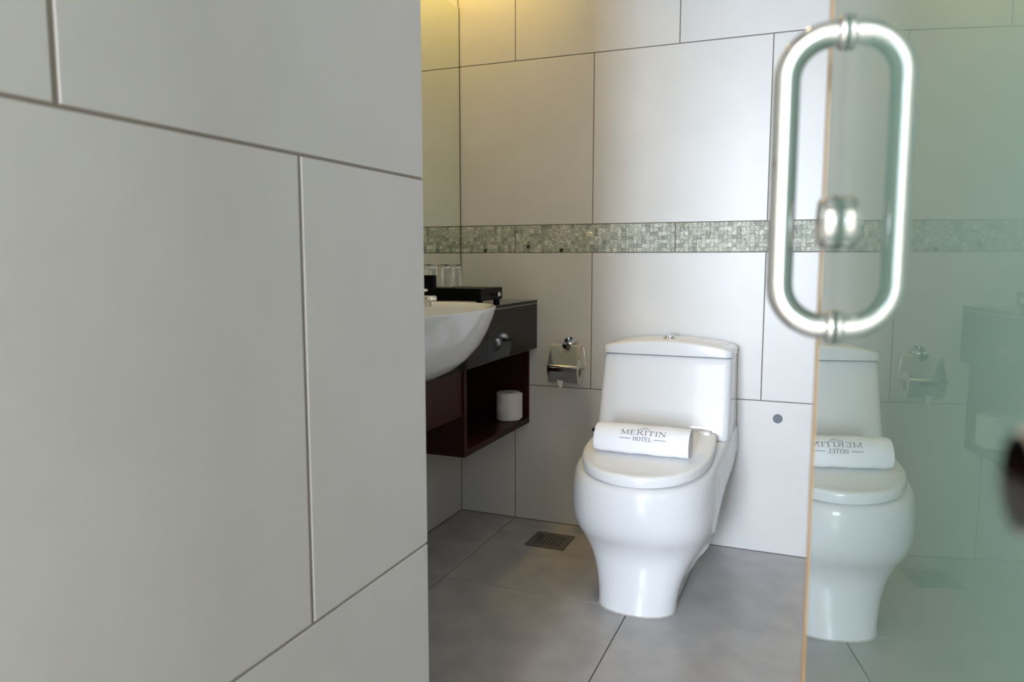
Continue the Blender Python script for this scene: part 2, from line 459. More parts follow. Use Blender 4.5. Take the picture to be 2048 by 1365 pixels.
# bedroom behind the camera with its window
BX0, BX1, BY0, BY1 = -2.6, 2.4, WIN_Y, YDOOR - 0.12
struct('floor_bedroom', bx(BX0, BX1, BY0, YDOOR - 0.2, -0.12, 0.0), M['carpet'], 'bedroom floor outside the bathroom door')
struct('ceiling_bedroom', bx(BX0, BX1, BY0, BY1, ZC, ZC + 0.1), M['bedroom'], 'cream bedroom ceiling')
struct('wall_bedroom_left', bx(BX0 - 0.1, BX0, BY0 - 0.1, BY1 + 0.1, -0.1, ZC + 0.1), M['bedroom'], 'cream bedroom wall on the left')
struct('wall_bedroom_right', bx(BX1, BX1 + 0.1, BY0 - 0.1, BY1 + 0.1, -0.1, ZC + 0.1), M['bedroom'], 'cream bedroom wall on the right')
bm = bmesh.new()
box(bm, BX0, WIN_X0, BY0 - 0.12, BY0, -0.1, ZC + 0.1); box(bm, WIN_X1, BX1, BY0 - 0.12, BY0, -0.1, ZC + 0.1)
box(bm, WIN_X0, WIN_X1, BY0 - 0.12, BY0, -0.1, WIN_Z0); box(bm, WIN_X0, WIN_X1, BY0 - 0.12, BY0, WIN_Z1, ZC + 0.1)
struct('wall_bedroom_back', bm, M['bedroom'], 'cream bedroom wall holding the window')
bm = bmesh.new()
box(bm, BX0, XL - 0.1, BY1, BY1 + 0.1, -0.1, ZC + 0.1); box(bm, XR + 0.1, BX1, BY1, BY1 + 0.1, -0.1, ZC + 0.1)
struct('wall_bedroom_front', bm, M['bedroom'], 'cream bedroom wall on both sides of the bathroom')
bm = bmesh.new(); wt = 0.04
for (a, b_, c, d) in ((WIN_X0, WIN_X1, WIN_Z0, WIN_Z0 + wt), (WIN_X0, WIN_X1, WIN_Z1 - wt, WIN_Z1), (WIN_X0, WIN_X0 + wt, WIN_Z0, WIN_Z1), (WIN_X1 - wt, WIN_X1, WIN_Z0, WIN_Z1)):
    box(bm, a, b_, BY0 - 0.09, BY0 - 0.03, c, d)
struct('window_1', bm, M['white'], 'white frame of the bedroom window')

# ------------------------------------------------------------------ mirror
mir = thing('wall_mirror', (XL, 1.86, 0.86), 'large frameless mirror above the vanity counter', 'mirror')
link('mirror_pane', bx(XL + 0.001, XL + 0.006, YEND + 0.01, D - 0.006, 0.862, 1.9503), M['mirror'], mir)
bm = bmesh.new()
box(bm, XL + 0.0005, XL + 0.0066, D - 0.0060, D - 0.0026, 0.862, 1.9503)
link('dark_edge', bm, M['rubber'], mir)

# ------------------------------------------------------------------ vanity
XV = -0.989; ZT = 0.857; ZA = 0.673
cnt = thing('vanity_counter', (XV - 0.1, 1.9, ZA), 'black polished stone vanity counter with deep front apron', 'counter')
link('top_slab', bx(XL + 0.001, XV, YEND + 0.002, D - 0.001, ZT - 0.0115, ZT, bev=0.0012), M['granite'], cnt)
link('joint', bx(XL + 0.001, XV - 0.0016, YEND + 0.002, D - 0.001, ZT - 0.0135, ZT - 0.0115), M['silicone'], cnt)
link('apron', bx(XV - 0.03, XV, 2.187, D - 0.001, ZA, ZT - 0.0135, bev=0.004), M['granite'], cnt)
link('apron', bx(XV - 0.03, XV, YEND + 0.002, 2.1855, ZA, ZT - 0.0135, bev=0.0015), M['granite'], cnt)
link('bottom_panel', bx(XL + 0.001, XV - 0.03, YEND + 0.002, D - 0.001, ZA, ZA + 0.012), M['granite'], cnt)

XC = -1.02; YC0 = 2.076; ZB = 0.385
cab = thing('vanity_cabinet', (XC - 0.14, 2.3, ZB), 'dark mahogany open shelf unit hanging under the black counter', 'cabinet')
link('bottom_board', bx(XL + 0.001, XC, YC0, D - 0.001, ZB, ZB + 0.022, bev=0.001), M['wood'], cab)
link('side_panel', bx(XL + 0.001, XC, YC0, YC0 + 0.02, ZB + 0.022, ZA - 0.001, bev=0.001), M['wood'], cab)
link('side_panel', bx(XL + 0.001, XC, D - 0.012, D - 0.001, ZB + 0.022, ZA - 0.001, bev=0.001), M['wood'], cab)
link('back_panel', bx(XL + 0.001, XL + 0.010, YC0 + 0.02, D - 0.012, ZB + 0.022, ZA - 0.001), M['wood'], cab)
link('front_panel', bx(XC - 0.024, XC - 0.006, YEND + 0.003, YC0 - 0.0005, 0.519, ZA - 0.001, bev=0.001), M['wood'], cab)

# basin: semi-recessed oval bowl
BCX, BCY, BAX, BAY, BZ = -1.07, 1.755, 0.238, 0.37, 0.874
def basin_ring(s, z, dx=0.0, ins=0.0, n=56, p=2.3):
    out_ = []
    for k in range(n):
        a = 2 * math.pi * k / n; c, s_ = math.cos(a), math.sin(a)
        ex = math.copysign(abs(c) ** (2 / p), c); ey = math.copysign(abs(s_) ** (2 / p), s_)
        out_.append((BCX + dx + (BAX * s - ins) * ex, BCY + (BAY * s - ins) * ey, z))
    return out_
bas = thing('wash_basin', (BCX, BCY, ZA), 'white oval ceramic basin set into the black counter', 'basin')
prof = [(0.34, 0.676), (0.46, 0.682), (0.60, 0.700), (0.73, 0.728), (0.84, 0.765), (0.915, 0.803), (0.965, 0.838), (0.993, 0.862), (1.0, 0.869), (0.998, 0.874)]
rings = [basin_ring(s, z, dx=-0.02 * (1 - s)) for s, z in prof]
prof_i = [(0.985, 0.8745), (0.955, 0.871), (0.935, 0.855), (0.90, 0.82), (0.83, 0.78), (0.70, 0.745), (0.5, 0.722), (0.25, 0.712)]
rings += [basin_ring(s, z, dx=-0.02 * (1 - s)) for s, z in prof_i]
bm = bmesh.new(); loft(bm, rings)
link('bowl', bm, M['ceramic'], bas, smooth=True)
link('waste_plug', lathe(bmesh.new(), [(0.03, 0), (0.03, 0.004), (0.022, 0.006), (0.001, 0.006)], (BCX - 0.01, BCY, 0.711)), M['chrome'], bas, smooth=True, autosmooth=40)

# cut the basin's opening out of the counter
cb = bmesh.new(); cr = [[(x, y, z) for x, y, z in basin_ring(s_ * 0.985 if s_ < 0.99 else 0.985, z, dx=-0.02 * (1 - s_))] for s_, z in prof[1:]]
cr.append([(x, y, 0.92) for x, y, z in basin_ring(0.985, 0.92)])
loft(cb, cr); cutter = link('cutter', cb, M['granite'])
bpy.context.view_layer.update()
for o in [c for c in bpy.data.objects if c.parent == cnt]:
    md = o.modifiers.new('cut', 'BOOLEAN'); md.object = cutter; md.operation = 'DIFFERENCE'; md.solver = 'EXACT'
    dg = bpy.context.evaluated_depsgraph_get()
    me = bpy.data.meshes.new_from_object(o.evaluated_get(dg)); o.modifiers.clear(); o.data = me
bpy.data.objects.remove(cutter)

# faucet
fau = thing('basin_faucet', (-1.25, 1.77, ZT), 'low chrome basin faucet reflecting warm light', 'faucet')
link('faucet_body', lathe(bmesh.new(), [(0.026, 0), (0.026, 0.006), (0.022, 0.012), (0.022, 0.05), (0.018, 0.06), (0.001, 0.062)], (-1.25, 1.77, ZT)), M['brass'], fau, smooth=True, autosmooth=40)
link('spout', bx(-1.25, -0.962, 1.75, 1.80, 0.893, 0.911, bev=0.006, seg=3), M['brass'], fau, smooth=True, autosmooth=40)
link('lever', bx(-1.27, -0.985, 1.76, 1.79, 0.921, 0.929, bev=0.003, seg=2), M['brass'], fau, smooth=True, autosmooth=40)
link('aerator', lathe(bmesh.new(), [(0.013, 0), (0.013, 0.012), (0.001, 0.012)], (-0.978, 1.775, 0.882)), M['brass'], fau, smooth=True, autosmooth=40)

# black amenity box on feet
bb = thing('amenity_box', (-1.16, 2.305, ZT), 'long black lacquered box on small feet beside the basin', 'box')
link('body', bx(-1.298, -1.0255, 2.216, 2.393, 0.872, 0.913, bev=0.0025), M['lacquer'], bb)
for fx, fy in ((-1.285, 2.235), (-1.285, 2.375), (-1.04, 2.235), (-1.04, 2.375)):
    link('foot', lathe(bmesh.new(), [(0.011, 0), (0.011, 0.015), (0.001, 0.0152)], (fx, fy, ZT)), M['lacquer'], bb)
link('knob', lathe(bmesh.new(), [(0.004, 0), (0.004, 0.006), (0.008, 0.009), (0.0095, 0.014), (0.006, 0.019), (0.001, 0.0195)], (-1.0255, 2.33, 0.890), axis=(1, 0, 0), n=8), M['chrome'], bb)
link('case_body', bx(-1.30, -1.206, 2.222, 2.25, 0.9131, 0.955, bev=0.002), M['lacquer'],
     thing('tissue_case', (-1.25, 2.236, 0.913), 'small black case standing on the black box by the wall edge', 'case'))
bpy.data.objects['case_body'].name = 'body'

def tumbler(x, y, label):
    """turned upside down: thick base on top"""
    t = bmesh.new(); z = 0.9132; Hh = 0.079
    prof = [(0.0325, 0.0), (0.0322, 0.030), (0.0300, 0.066), (0.0280, Hh - 0.002), (0.0262, Hh), (0.001, Hh),
            ]
    inner = [(0.001, Hh - 0.013), (0.0255, Hh - 0.014), (0.0278, Hh - 0.020), (0.0300, 0.030), (0.0308, 0.0)]
    n = 32
    rings = [[(x + r_ * math.cos(2 * math.pi * k / n), y + r_ * math.sin(2 * math.pi * k / n), z + h_) for k in range(n)] for r_, h_ in prof]
    rin = [[(x + r_ * math.cos(2 * math.pi * k / n), y + r_ * math.sin(2 * math.pi * k / n), z + h_) for k in range(n)] for r_, h_ in inner]
    a = loft(t, rings, cap0=False, cap1=True); b_ = loft(t, rin, cap0=True, cap1=False)
    for k in range(n):
        t.faces.new((a[0][k], b_[-1][k], b_[-1][(k + 1) % n], a[0][(k + 1) % n]))
    o = link('glass_tumbler', t, M['tumbler'], None, smooth=True, origin=(x, y, z), autosmooth=50)
    tag(o, label, 'glass', 'upturned tumblers on the black box')
tumbler(-1.205, 2.285, 'upturned clear tumbler in the middle on the black box')
tumbler(-1.200, 2.358, 'upturned clear tumbler nearest the tiled back wall')
tumbler(-1.268, 2.287, 'upturned clear tumbler half hidden behind the black case')

# toilet roll on the shelf
def paper_roll(name, c, r, h, axis, label):
    root = thing(name, c, label, 'toilet paper')
    bm_ = bmesh.new()
    prof = [(0.019, 0.001), (r - 0.004, 0.0), (r, 0.003), (r, h * 0.15), (r + 0.0006, h * 0.16), (r + 0.0003, h * 0.5), (r - 0.0004, h * 0.52), (r, h * 0.86), (r + 0.0005, h * 0.87), (r, h - 0.003), (r - 0.004, h), (0.019, h - 0.001), (0.0185, h * 0.5), (0.019, 0.001)]
    lathe(bm_, prof, c, axis, n=36, cap0=False, cap1=False)
    link('paper', bm_, M['paper'], root, smooth=True, autosmooth=45)
    bm_ = bmesh.new()
    lathe(bm_, [(0.0182, 0.002), (0.0182, h - 0.002), (0.0172, h - 0.002), (0.0172, 0.002), (0.0182, 0.002)], c, axis, n=24, cap0=False, cap1=False)
    link('cardboard_core', bm_, M['cardboard'], root, smooth=True, autosmooth=45)
    return root
pr = paper_roll('toilet_roll', (-1.075, 2.568, ZB + 0.0222), 0.046, 0.105, (0, 0, 1), 'spare white toilet roll standing on the dark wooden shelf')
bm = bmesh.new()
pts = [(-1.075 + 0.0475 * math.cos(a), 2.568 + 0.0475 * math.sin(a)) for a in [math.radians(-70 + 10 * k) for k in range(8)]] + [(-1.0265, 2.572), (-1.0245, 2.580)]
for (a, b_) in zip(pts[:-1], pts[1:]):
    f = [bm.verts.new((a[0], a[1], ZB + 0.03)), bm.verts.new((b_[0], b_[1], ZB + 0.031)), bm.verts.new((b_[0], b_[1], ZB + 0.1255)), bm.verts.new((a[0], a[1], ZB + 0.126))]
    bm.faces.new(f)
bmesh.ops.remove_doubles(bm, verts=bm.verts, dist=0.0003)
link('loose_sheet', bm, M['paper'], pr, smooth=True)

# ------------------------------------------------------------------ toilet paper holder on the wall
HX, HZ = -0.853, 0.697
ph = thing('paper_holder', (HX, D, HZ), 'chrome toilet paper holder with hooded cover on the tiled wall', 'paper holder')
link('wall_rosette', lathe(bmesh.new(), [(0.031, 0), (0.031, 0.006), (0.027, 0.011), (0.014, 0.013), (0.011, 0.03), (0.011, 0.052), (0.013, 0.056), (0.013, 0.066), (0.001, 0.067)], (HX, D, HZ), axis=(0, -1, 0)), M['chrome'], ph, smooth=True, autosmooth=40)
X0, X1 = -0.911, -0.799
bm = bmesh.new()
prof_c = [(D - 0.060, 0.7005), (D - 0.066, 0.694), (D - 0.088, 0.655), (D - 0.1035, 0.628)]
prof_c += [(D - 0.1035 - 0.005 * math.sin(t * math.pi / 2) + 0.0, 0.628 - 0.010 * t) for t in (0.35, 0.7, 1.0)]
prof_c += [(D - 0.1065, 0.605), (D - 0.1010, 0.585), (D - 0.0920, 0.566), (D - 0.0900, 0.563)]
def cover_row(y, z, off): return [(x, y + off, z) for x in (X0, HX - 0.019, HX - 0.012, HX, HX + 0.012, HX + 0.019, X1)]
rows = []
for i, (y, z) in enumerate(prof_c):
    rows.append([Vector(p) for p in cover_row(y, z, 0)])
# notch under the arm: lower the middle of the first rows
for i, dz in ((0, (0, 0, 0.028, 0.036, 0.028, 0, 0)), (1, (0, 0, 0.0245, 0.0335, 0.0245, 0, 0))):
    for k in range(7):
        z = rows[i][k].z - dz[k]; y = interp(z, sorted((zz, yy) for yy, zz in prof_c))
        rows[i][k].z = z; rows[i][k].y = y if dz[k] else rows[i][k].y
g = [[bm.verts.new(p) for p in r] for r in rows]
for a, b_ in zip(g[:-1], g[1:]):
    for k in range(6): bm.faces.new((a[k], a[k + 1], b_[k + 1], b_[k]))
cov = link('cover', bm, M['chrome'], ph)
sm = cov.modifiers.new('thick', 'SOLIDIFY'); sm.thickness = 0.0014; sm.offset = 1
link('roll_edge', tube(bmesh.new(), [(X0 - 0.004, D - 0.1065, 0.6235), (X1, D - 0.1065, 0.6235)], 0.0022, 8), M['chrome'], ph, smooth=True)
arm = [(HX + 0.01, D - 0.058, 0.6985), (X1 - 0.01, D - 0.058, 0.700), (X1 + 0.006, D - 0.058, 0.697), (X1 + 0.010, D - 0.058, 0.690), (X1 + 0.019, D - 0.058, 0.632), (X1 + 0.019, D - 0.058, 0.622), (X1 + 0.012, D - 0.058, 0.615), (X1 - 0.01, D - 0.058, 0.613), (X0 + 0.01, D - 0.058, 0.613)]
link('arm', tube(bmesh.new(), arm, 0.0032, 8), M['chrome'], ph, smooth=True)
hr = paper_roll('toilet_roll', (X0 + 0.004, D - 0.0505, 0.598), 0.045, X1 - X0 - 0.008, (1, 0, 0), 'white toilet roll hanging under the chrome holder cover')
bm = bmesh.new()
v = [bm.verts.new(p) for p in ((HX - 0.025, D - 0.096, 0.572), (HX + 0.0, D - 0.096, 0.572), (HX - 0.006, D - 0.088, 0.546), (HX - 0.016, D - 0.086, 0.540))]
bm.faces.new(v); link('folded_tip', bm, M['paper'], hr)

# capped hole in the wall right of the toilet
pl = link('wall_plug', lathe(bmesh.new(), [(0.0155, 0), (0.0155, 0.002), (0.0135, 0.004), (0.001, 0.0045)], (-0.1215, D, 0.4724), axis=(0, -1, 0), n=24), M['plug'], None, origin=(-0.1215, D, 0.4724))
tag(pl, 'small round grey plug in the wall tile right of the toilet', 'plug')

# floor drain
dr = thing('floor_drain', (-0.867, 2.458, 0), 'square metal floor drain with rows of small holes', 'drain')
dx0, dx1, dy0, dy1 = -0.9395, -0.7955, 2.388, 2.527
link('pit_dark_plate', bx(dx0 + 0.012, dx1 - 0.012, dy0 + 0.012, dy1 - 0.012, 0.0002, 0.0008), M['black'], dr)  # thin black plate on the tile, painting the shade of a deep pit
bm = bmesh.new()
NH = 7; mg = 0.022; px = (dx1 - dx0 - 2 * mg) / NH; py = (dy1 - dy0 - 2 * mg) / NH
def quad(p): bm.faces.new([bm.verts.new(q) for q in p])
zt = 0.0035
for i in range(NH):
    for j in range(NH):
        cx, cy_ = dx0 + mg + (i + 0.5) * px, dy0 + mg + (j + 0.5) * py
        n = 8
        hole = [(cx + 0.0042 * math.cos(2 * math.pi * (k + 0.5) / n), cy_ + 0.0042 * math.sin(2 * math.pi * (k + 0.5) / n)) for k in range(n)]
        outer = []
        for k in range(n):
            a = 2 * math.pi * (k + 0.5) / n; c_, s_ = math.cos(a), math.sin(a); q = 0.5 / max(abs(c_), abs(s_))
            sx_, sy__ = (1 if c_ > 0 else -1), (1 if s_ > 0 else -1)
            outer.append((cx + px * q * c_, cy_ + py * q * s_))
        for k in range(n):
            l = (k + 1) % n
            a, b_ = outer[k], outer[l]
            corner = None
            if abs(abs(a[0] - cx) - px / 2) < 1e-6 and abs(abs(b_[1] - cy_) - py / 2) < 1e-6 and abs(abs(a[1] - cy_) - py / 2) > 1e-6: corner = (a[0], b_[1])
            elif abs(abs(a[1] - cy_) - py / 2) < 1e-6 and abs(abs(b_[0] - cx) - px / 2) < 1e-6 and abs(abs(a[0] - cx) - px / 2) > 1e-6: corner = (b_[0], a[1])
            poly = [hole[k], a] + ([corner] if corner else []) + [b_, hole[l]]
            quad([(q[0], q[1], zt) for q in poly])
            quad([(*hole[k], zt), (*hole[l], zt), (*hole[l], 0.001), (*hole[k], 0.001)])
ix0, ix1, iy0, iy1 = dx0 + mg, dx1 - mg, dy0 + mg, dy1 - mg
for (a, b_, c, d) in ((dx0, dx1, dy0, iy0), (dx0, dx1, iy1, dy1), (dx0, ix0, iy0, iy1), (ix1, dx1, iy0, iy1)):
    quad([(a, c, zt), (b_, c, zt), (b_, d, zt), (a, d, zt)])
for p, q in (((dx0, dy0), (dx1, dy0)), ((dx1, dy0), (dx1, dy1)), ((dx1, dy1), (dx0, dy1)), ((dx0, dy1), (dx0, dy0))):
    quad([(*p, zt), (*q, zt), (*q, 0.0), (*p, 0.0)])
bmesh.ops.remove_doubles(bm, verts=bm.verts, dist=0.00002)
link('grate', bm, M['steel'], dr)

# ------------------------------------------------------------------ toilet
toi = thing('toilet', (XT, 2.32, 0), 'white one-piece toilet with sloping cistern against the tiled wall', 'toilet')
TILT = 0.125
def zrise(y): return TILT * max(0.0, min(y, 2.42) - 1.97)
YB = D - 0.012
W_Z = [(0, 0.113), (0.04, 0.116), (0.09, 0.128), (0.13, 0.146), (0.167, 0.170), (0.204, 0.193), (0.25, 0.208), (0.30, 0.2115), (0.35, 0.209), (0.385, 0.2)]
F_Z = [(0, 2.004), (0.05, 2.013), (0.10, 2.024), (0.15, 2.026), (0.19, 2.008), (0.225, 1.980), (0.26, 1.963), (0.31, 1.954), (0.36, 1.955), (0.385, 1.962)]
A_Z = [(0, 0.085), (0.10, 0.10), (0.2, 0.17), (0.3, 0.21), (0.385, 0.215)]
ZU = [(2.15, 0.10), (2.26, 0.185), (2.366, 0.245), (2.63, 0.285)]
NN, NS = 16, 22
def body_ring(z, grow=0.0, top=False):
    w = cubic(z, W_Z) + grow; yf = cubic(z, F_Z) - grow; a = cubic(z, A_Z)
    yc = yf + a
    right = []
    for i in range(NN + 1):
        t = math.pi / 2 * i / NN; p = 2.25
        right.append((w * math.sin(t) ** (2 / p), yc - a * math.cos(t) ** (2 / p)))
    for i in range(1, NS + 1):
        y = yc + (YB - yc) * i / NS
        zu = cubic(y, ZU)
        wide = (0.205 + 0.012 * smooth01((y - 2.2) / 0.3)) * cubic(z, [(0, 0.93), (0.15, 0.95), (0.25, 0.985), (0.30, 1.0), (0.36, 1.0), (0.385, 0.985)]) + grow
        s = smooth01((z - (zu - 0.03)) / 0.045)
        rear = 0.108 + (wide - 0.108) * s
        b_ = smooth01((y - yc) / 0.07)
        right.append((w + (rear - w) * b_, y))
    pts = [(x, y) for x, y in right] + [(-x, y) for x, y in reversed(right[1:])]
    ring = []
    for x, y in pts:
        zz = z + zrise(y) * smooth01((z - 0.12) / 0.265)
        ring.append((XT + x, y, zz))
    return ring
zs = [0, 0.012, 0.03, 0.05, 0.07, 0.09, 0.11, 0.13, 0.145, 0.16, 0.172, 0.184, 0.195, 0.205, 0.215, 0.227, 0.24, 0.255, 0.27, 0.285, 0.30, 0.32, 0.34, 0.36, 0.373]
rings = [body_ring(z) for z in zs]
def inset(ring, d):
    n = len(ring); out_ = []
    cx = XT; cyy = 2.3
    for (x, y, z) in ring:
        vx, vy = x - cx, y - cyy; L = math.hypot(vx, vy); out_.append((x - vx / L * d, y - (vy / L * d if y < 2.5 else 0), z))
    return out_
top = body_ring(0.3825); rings.append(inset(top, 0.003))
top = body_ring(0.385); rings.append(inset(top, 0.012))
bm = bmesh.new(); loft(bm, rings)
link('bowl', bm, M['ceramic'], toi, smooth=True, autosmooth=55)
bm = bmesh.new()
r0 = body_ring(0.0, 0.0025); r1 = body_ring(0.0, 0.0005)
loft(bm, [[(x, y, 0.0003) for x, y, z in r0], [(x, y, 0.0015) for x, y, z in r0], [(x, y, 0.0035) for x, y, z in r1]])
link('sealant_bead', bm, M['silicone'], toi, smooth=True)

# cistern
def rrect(hw, y0, y1, r, z, n=6, cx=XT):
    pts = []
    for (ccx, ccy, a0) in ((hw - r, y0 + r, -90), (hw - r, y1 - r, 0), (-hw + r, y1 - r, 90), (-hw + r, y0 + r, 180)):
        for k in range(n + 1):
            a = math.radians(a0 + 90 * k / n); pts.append((cx + ccx + r * math.cos(a), ccy + r * math.sin(a), z))
    return pts
TX = -0.466
def tank_front(z): return cubic(z, [(0.43, 2.376), (0.5, 2.394), (0.6, 2.423), (0.69, 2.446)])
def tank_hw(z): return 0.2145 - 0.005 * (z - 0.43) / 0.26
bm = bmesh.new(); rings = []
zb = 0.438
for (z, ins) in ((zb, 0.006), (zb + 0.002, 0.002), (zb + 0.006, 0.0), (0.48, 0), (0.53, 0), (0.58, 0), (0.63, 0), (0.67, 0), (0.684, 0), (0.689, 0.002), (0.6915, 0.006)):
    rings.append(rrect(tank_hw(z) - ins, tank_front(z) + ins, D - 0.02, 0.022, z, cx=TX))
loft(bm, rings)
link('cistern', bm, M['ceramic'], toi, smooth=True, autosmooth=50)
bm = bmesh.new()
# lid: arched across its width
def lid_ring(ins, kind):
    hw = 0.2125 - ins; y0 = 2.440 + ins; y1 = D - 0.018 - (0 if ins < 0.005 else 0.002)
    base = rrect(hw, y0, y1, 0.024, 0, n=6, cx=TX); ex = []
    for i in range(len(base)):   # subdivide the long edges so the arch shows
        a = base[i]; b_ = base[(i + 1) % len(base)]
        ex.append(a)
        L = math.hypot(b_[0] - a[0], b_[1] - a[1])
        if L > 0.2:
            for k in range(1, 14): ex.append((a[0] + (b_[0] - a[0]) * k / 14, a[1] + (b_[1] - a[1]) * k / 14, 0))
    res = []
    for x, y, _ in ex:
        q = (x - TX) / 0.2125; zt_ = 0.7435 - 0.021 * q * q - 0.002 * q ** 4
        if kind == 'b0': z = 0.6945
        elif kind == 'b1': z = 0.6965
        else: z = zt_ - kind
        res.append((x, y, z))
    return res
vr = loft(bm, [lid_ring(0.005, 'b0'), lid_ring(0.0, 'b1'), lid_ring(0.0, 0.010), lid_ring(0.0015, 0.005), lid_ring(0.006, 0.0015), lid_ring(0.012, 0.0)], cap1=False)
# top as strips across
topring = vr[-1]
front = sorted([v for v in topring if v.co.y < 2.53], key=lambda v: v.co.x)
back = sorted([v for v in topring if v.co.y >= 2.53], key=lambda v: v.co.x)
nn = min(len(front), len(back))
for k in range(nn - 1):
    try: bm.faces.new((front[k], front[k + 1], back[k + 1], back[k]))
    except Exception: pass
lid = link('cistern_lid', bm, M['ceramic'], toi, smooth=True, autosmooth=35)
link('flush_button', lathe(bmesh.new(), [(0.024, 0), (0.024, 0.003), (0.021, 0.006), (0.018, 0.0065), (0.0175, 0.009), (0.012, 0.0105), (0.001, 0.011)], (-0.469, 2.532, 0.7425)), M['chrome'], lid, smooth=True, autosmooth=40)

# seat and lid
def seat_outline(hw, yf, yr, rear_hw, rc, n1=18):
    a = 0.235; yc = yf + a; right = []
    for i in range(n1 + 1):
        t = math.pi / 2 * i / n1; p = 2.2
        right.append((hw * math.sin(t) ** (2 / p), yc - a * math.cos(t) ** (2 / p)))
    for k in range(1, 5):
        t = k / 5; right.append((hw + (rear_hw - hw) * t * t, yc + (yr - rc - yc) * t))
    for k in range(6):
        a_ = math.radians(90 * k / 5); right.append((rear_hw - rc + rc * math.cos(a_), yr - rc + rc * math.sin(a_)))
    pts = right + [(-x, y) for x, y in reversed(right[1:])]
    return pts
def seat_ring(d, z, extra=0.0):
    return [(XT + x, y, z + TILT * (y - 1.97)) for x, y in seat_outline(0.190 - d, 1.964 + d, 2.368 - d, 0.181 - d, 0.022)]
bm = bmesh.new(); loft(bm, [seat_ring(0.008, 0.3855), seat_ring(0.008, 0.3915)])
link('seat', bm, M['plastic'], toi, smooth=True, autosmooth=40)
bm = bmesh.new(); loft(bm, [seat_ring(0.004, 0.3895), seat_ring(0.001, 0.3905), seat_ring(0.0, 0.394), seat_ring(0.0, 0.410), seat_ring(0.0012, 0.4145), seat_ring(0.004, 0.4175), seat_ring(0.008, 0.4188), seat_ring(0.03, 0.4195), seat_ring(0.08, 0.4198)])
sl = link('seat_lid', bm, M['plastic'], toi, smooth=True, autosmooth=50)
bm = bmesh.new()
def zl(y): return 0.4198 + TILT * (y - 1.97)
for sx in (-1, 1):
    b2 = bmesh.new(); x0 = XT + sx * 0.125; x1 = XT + sx * 0.162
    link('hinge_block', bx(min(x0, x1), max(x0, x1), 2.335, 2.362, zl(2.34) - 0.012, zl(2.36) + 0.006, bev=0.003), M['plastic'], toi, smooth=True, autosmooth=40)
    b2.free()
link('rubber_bumper', bx(XT + 0.170, XT + 0.176, 2.205, 2.222, 0.385 + TILT * 0.24 - 0.001, 0.385 + TILT * 0.24 + 0.006), M['plastic'], toi)
link('bolt_cap', lathe(bmesh.new(), [(0.009, 0), (0.008, 0.006), (0.005, 0.010), (0.001, 0.011)], (XT + 0.1065, 2.135, 0.045), axis=(1, 0, 0), n=14), M['chrome'], toi, smooth=True)

# supply valve behind the bowl
sv = thing('supply_valve', (-0.742, D, 0.39), 'small dark water valve on the wall behind the toilet seat', 'valve')
link('valve_body', lathe(bmesh.new(), [(0.016, 0), (0.016, 0.004), (0.009, 0.006), (0.009, 0.03), (0.001, 0.031)], (-0.742, D, 0.385), axis=(0, -1, 0), n=16), M['chrome'], sv, smooth=True, autosmooth=40)
link('valve_handle', bx(-0.758, -0.728, D - 0.045, D - 0.03, 0.382, 0.394, bev=0.003), M['rubber'], sv)
link('hose', tube(bmesh.new(), [(-0.742, D - 0.02, 0.388), (-0.735, D - 0.02, 0.36), (-0.715, D - 0.02, 0.34), (-0.69, D - 0.025, 0.35)], 0.005, 8), M['steel'], sv, smooth=True)

# ------------------------------------------------------------------ towel roll with the hotel's name
TXC, TL = -0.469, 0.278
TY, TR = 2.143, 0.0455
TZ0 = 0.4198 + TILT * (TY - 1.97) + 0.0005
def towel_pt(x, r, phi):
    """phi 0 = towards the camera, 90 deg = up; slightly flattened below and tilted with the lid"""
    u = (x - TXC) / (TL / 2)
    rr = r * (1.0 + 0.016 * math.sin(9 * u + 2 * phi) * (r / TR) + 0.010 * math.sin(23 * u + 5 * phi) * (r / TR) - 0.10 * abs(u) ** 10 * (1 if u < 0 else 0.2))
    yy = -math.cos(phi) * rr * 1.12; zz = math.sin(phi) * rr * 0.97
    if zz < 0:
        yy = -math.copysign(abs(math.cos(phi)) ** 0.55, math.cos(phi)) * rr * 1.12
        zz = -abs(math.sin(phi)) ** 0.8 * rr * 0.90
    y = TY + yy
    return Vector((x, y, TZ0 + 0.0418 + zz + TILT * yy))
tw = thing('rolled_towel', (TXC, TY, TZ0), 'rolled white hand towel printed with hotel name on the toilet lid', 'towel')
turns = 4.2; nseg = 170; t_half = 0.0034
def spiral(i):
    f = i / nseg; phi = math.radians(-118) + 2 * math.pi * turns * (1 - f)      # ends low at the front
    return 0.008 + (TR - t_half - 0.008) * (1 - (1 - f) ** 1.0), phi
sec_o, sec_i = [], []
for i in range(nseg + 1):
    r_, ph_ = spiral(i); sec_o.append((r_ + t_half, ph_)); sec_i.append((max(0.002, r_ - t_half), ph_))
NXs = 44
bm = bmesh.new(); rings = []
for k in range(NXs + 1):
    x = TXC - TL / 2 + TL * k / NXs
    ring = []
    lip = 0.10 * math.sin(k * 0.55) + 0.07 * math.sin(k * 1.3 + 1)
    for idx, (r_, p_) in enumerate(sec_o):
        end = smooth01((idx - nseg + 14) / 14); ring.append(towel_pt(x, r_ - 0.0015 * end, p_ + lip * end))
    for idx in range(nseg, -1, -1):
        r_, p_ = sec_i[idx]; end = smooth01((idx - nseg + 14) / 14); ring.append(towel_pt(x, r_, p_ + lip * end))
    rings.append(ring)
# spiral layers: every ring has the same vertices; close both ends with quads between the faces of the sheet
vr = loft(bm, rings, cap0=False, cap1=False)
n = nseg + 1
for R_ in (vr[0], vr[-1]):
    for i in range(nseg):
        o1, o2 = R_[i], R_[i + 1]; i1, i2 = R_[2 * n - 1 - i], R_[2 * n - 2 - i]
        bm.faces.new((o1, o2, i2, i1))
link('towel_cloth', bm, M['towel'], tw, smooth=True, autosmooth=60)

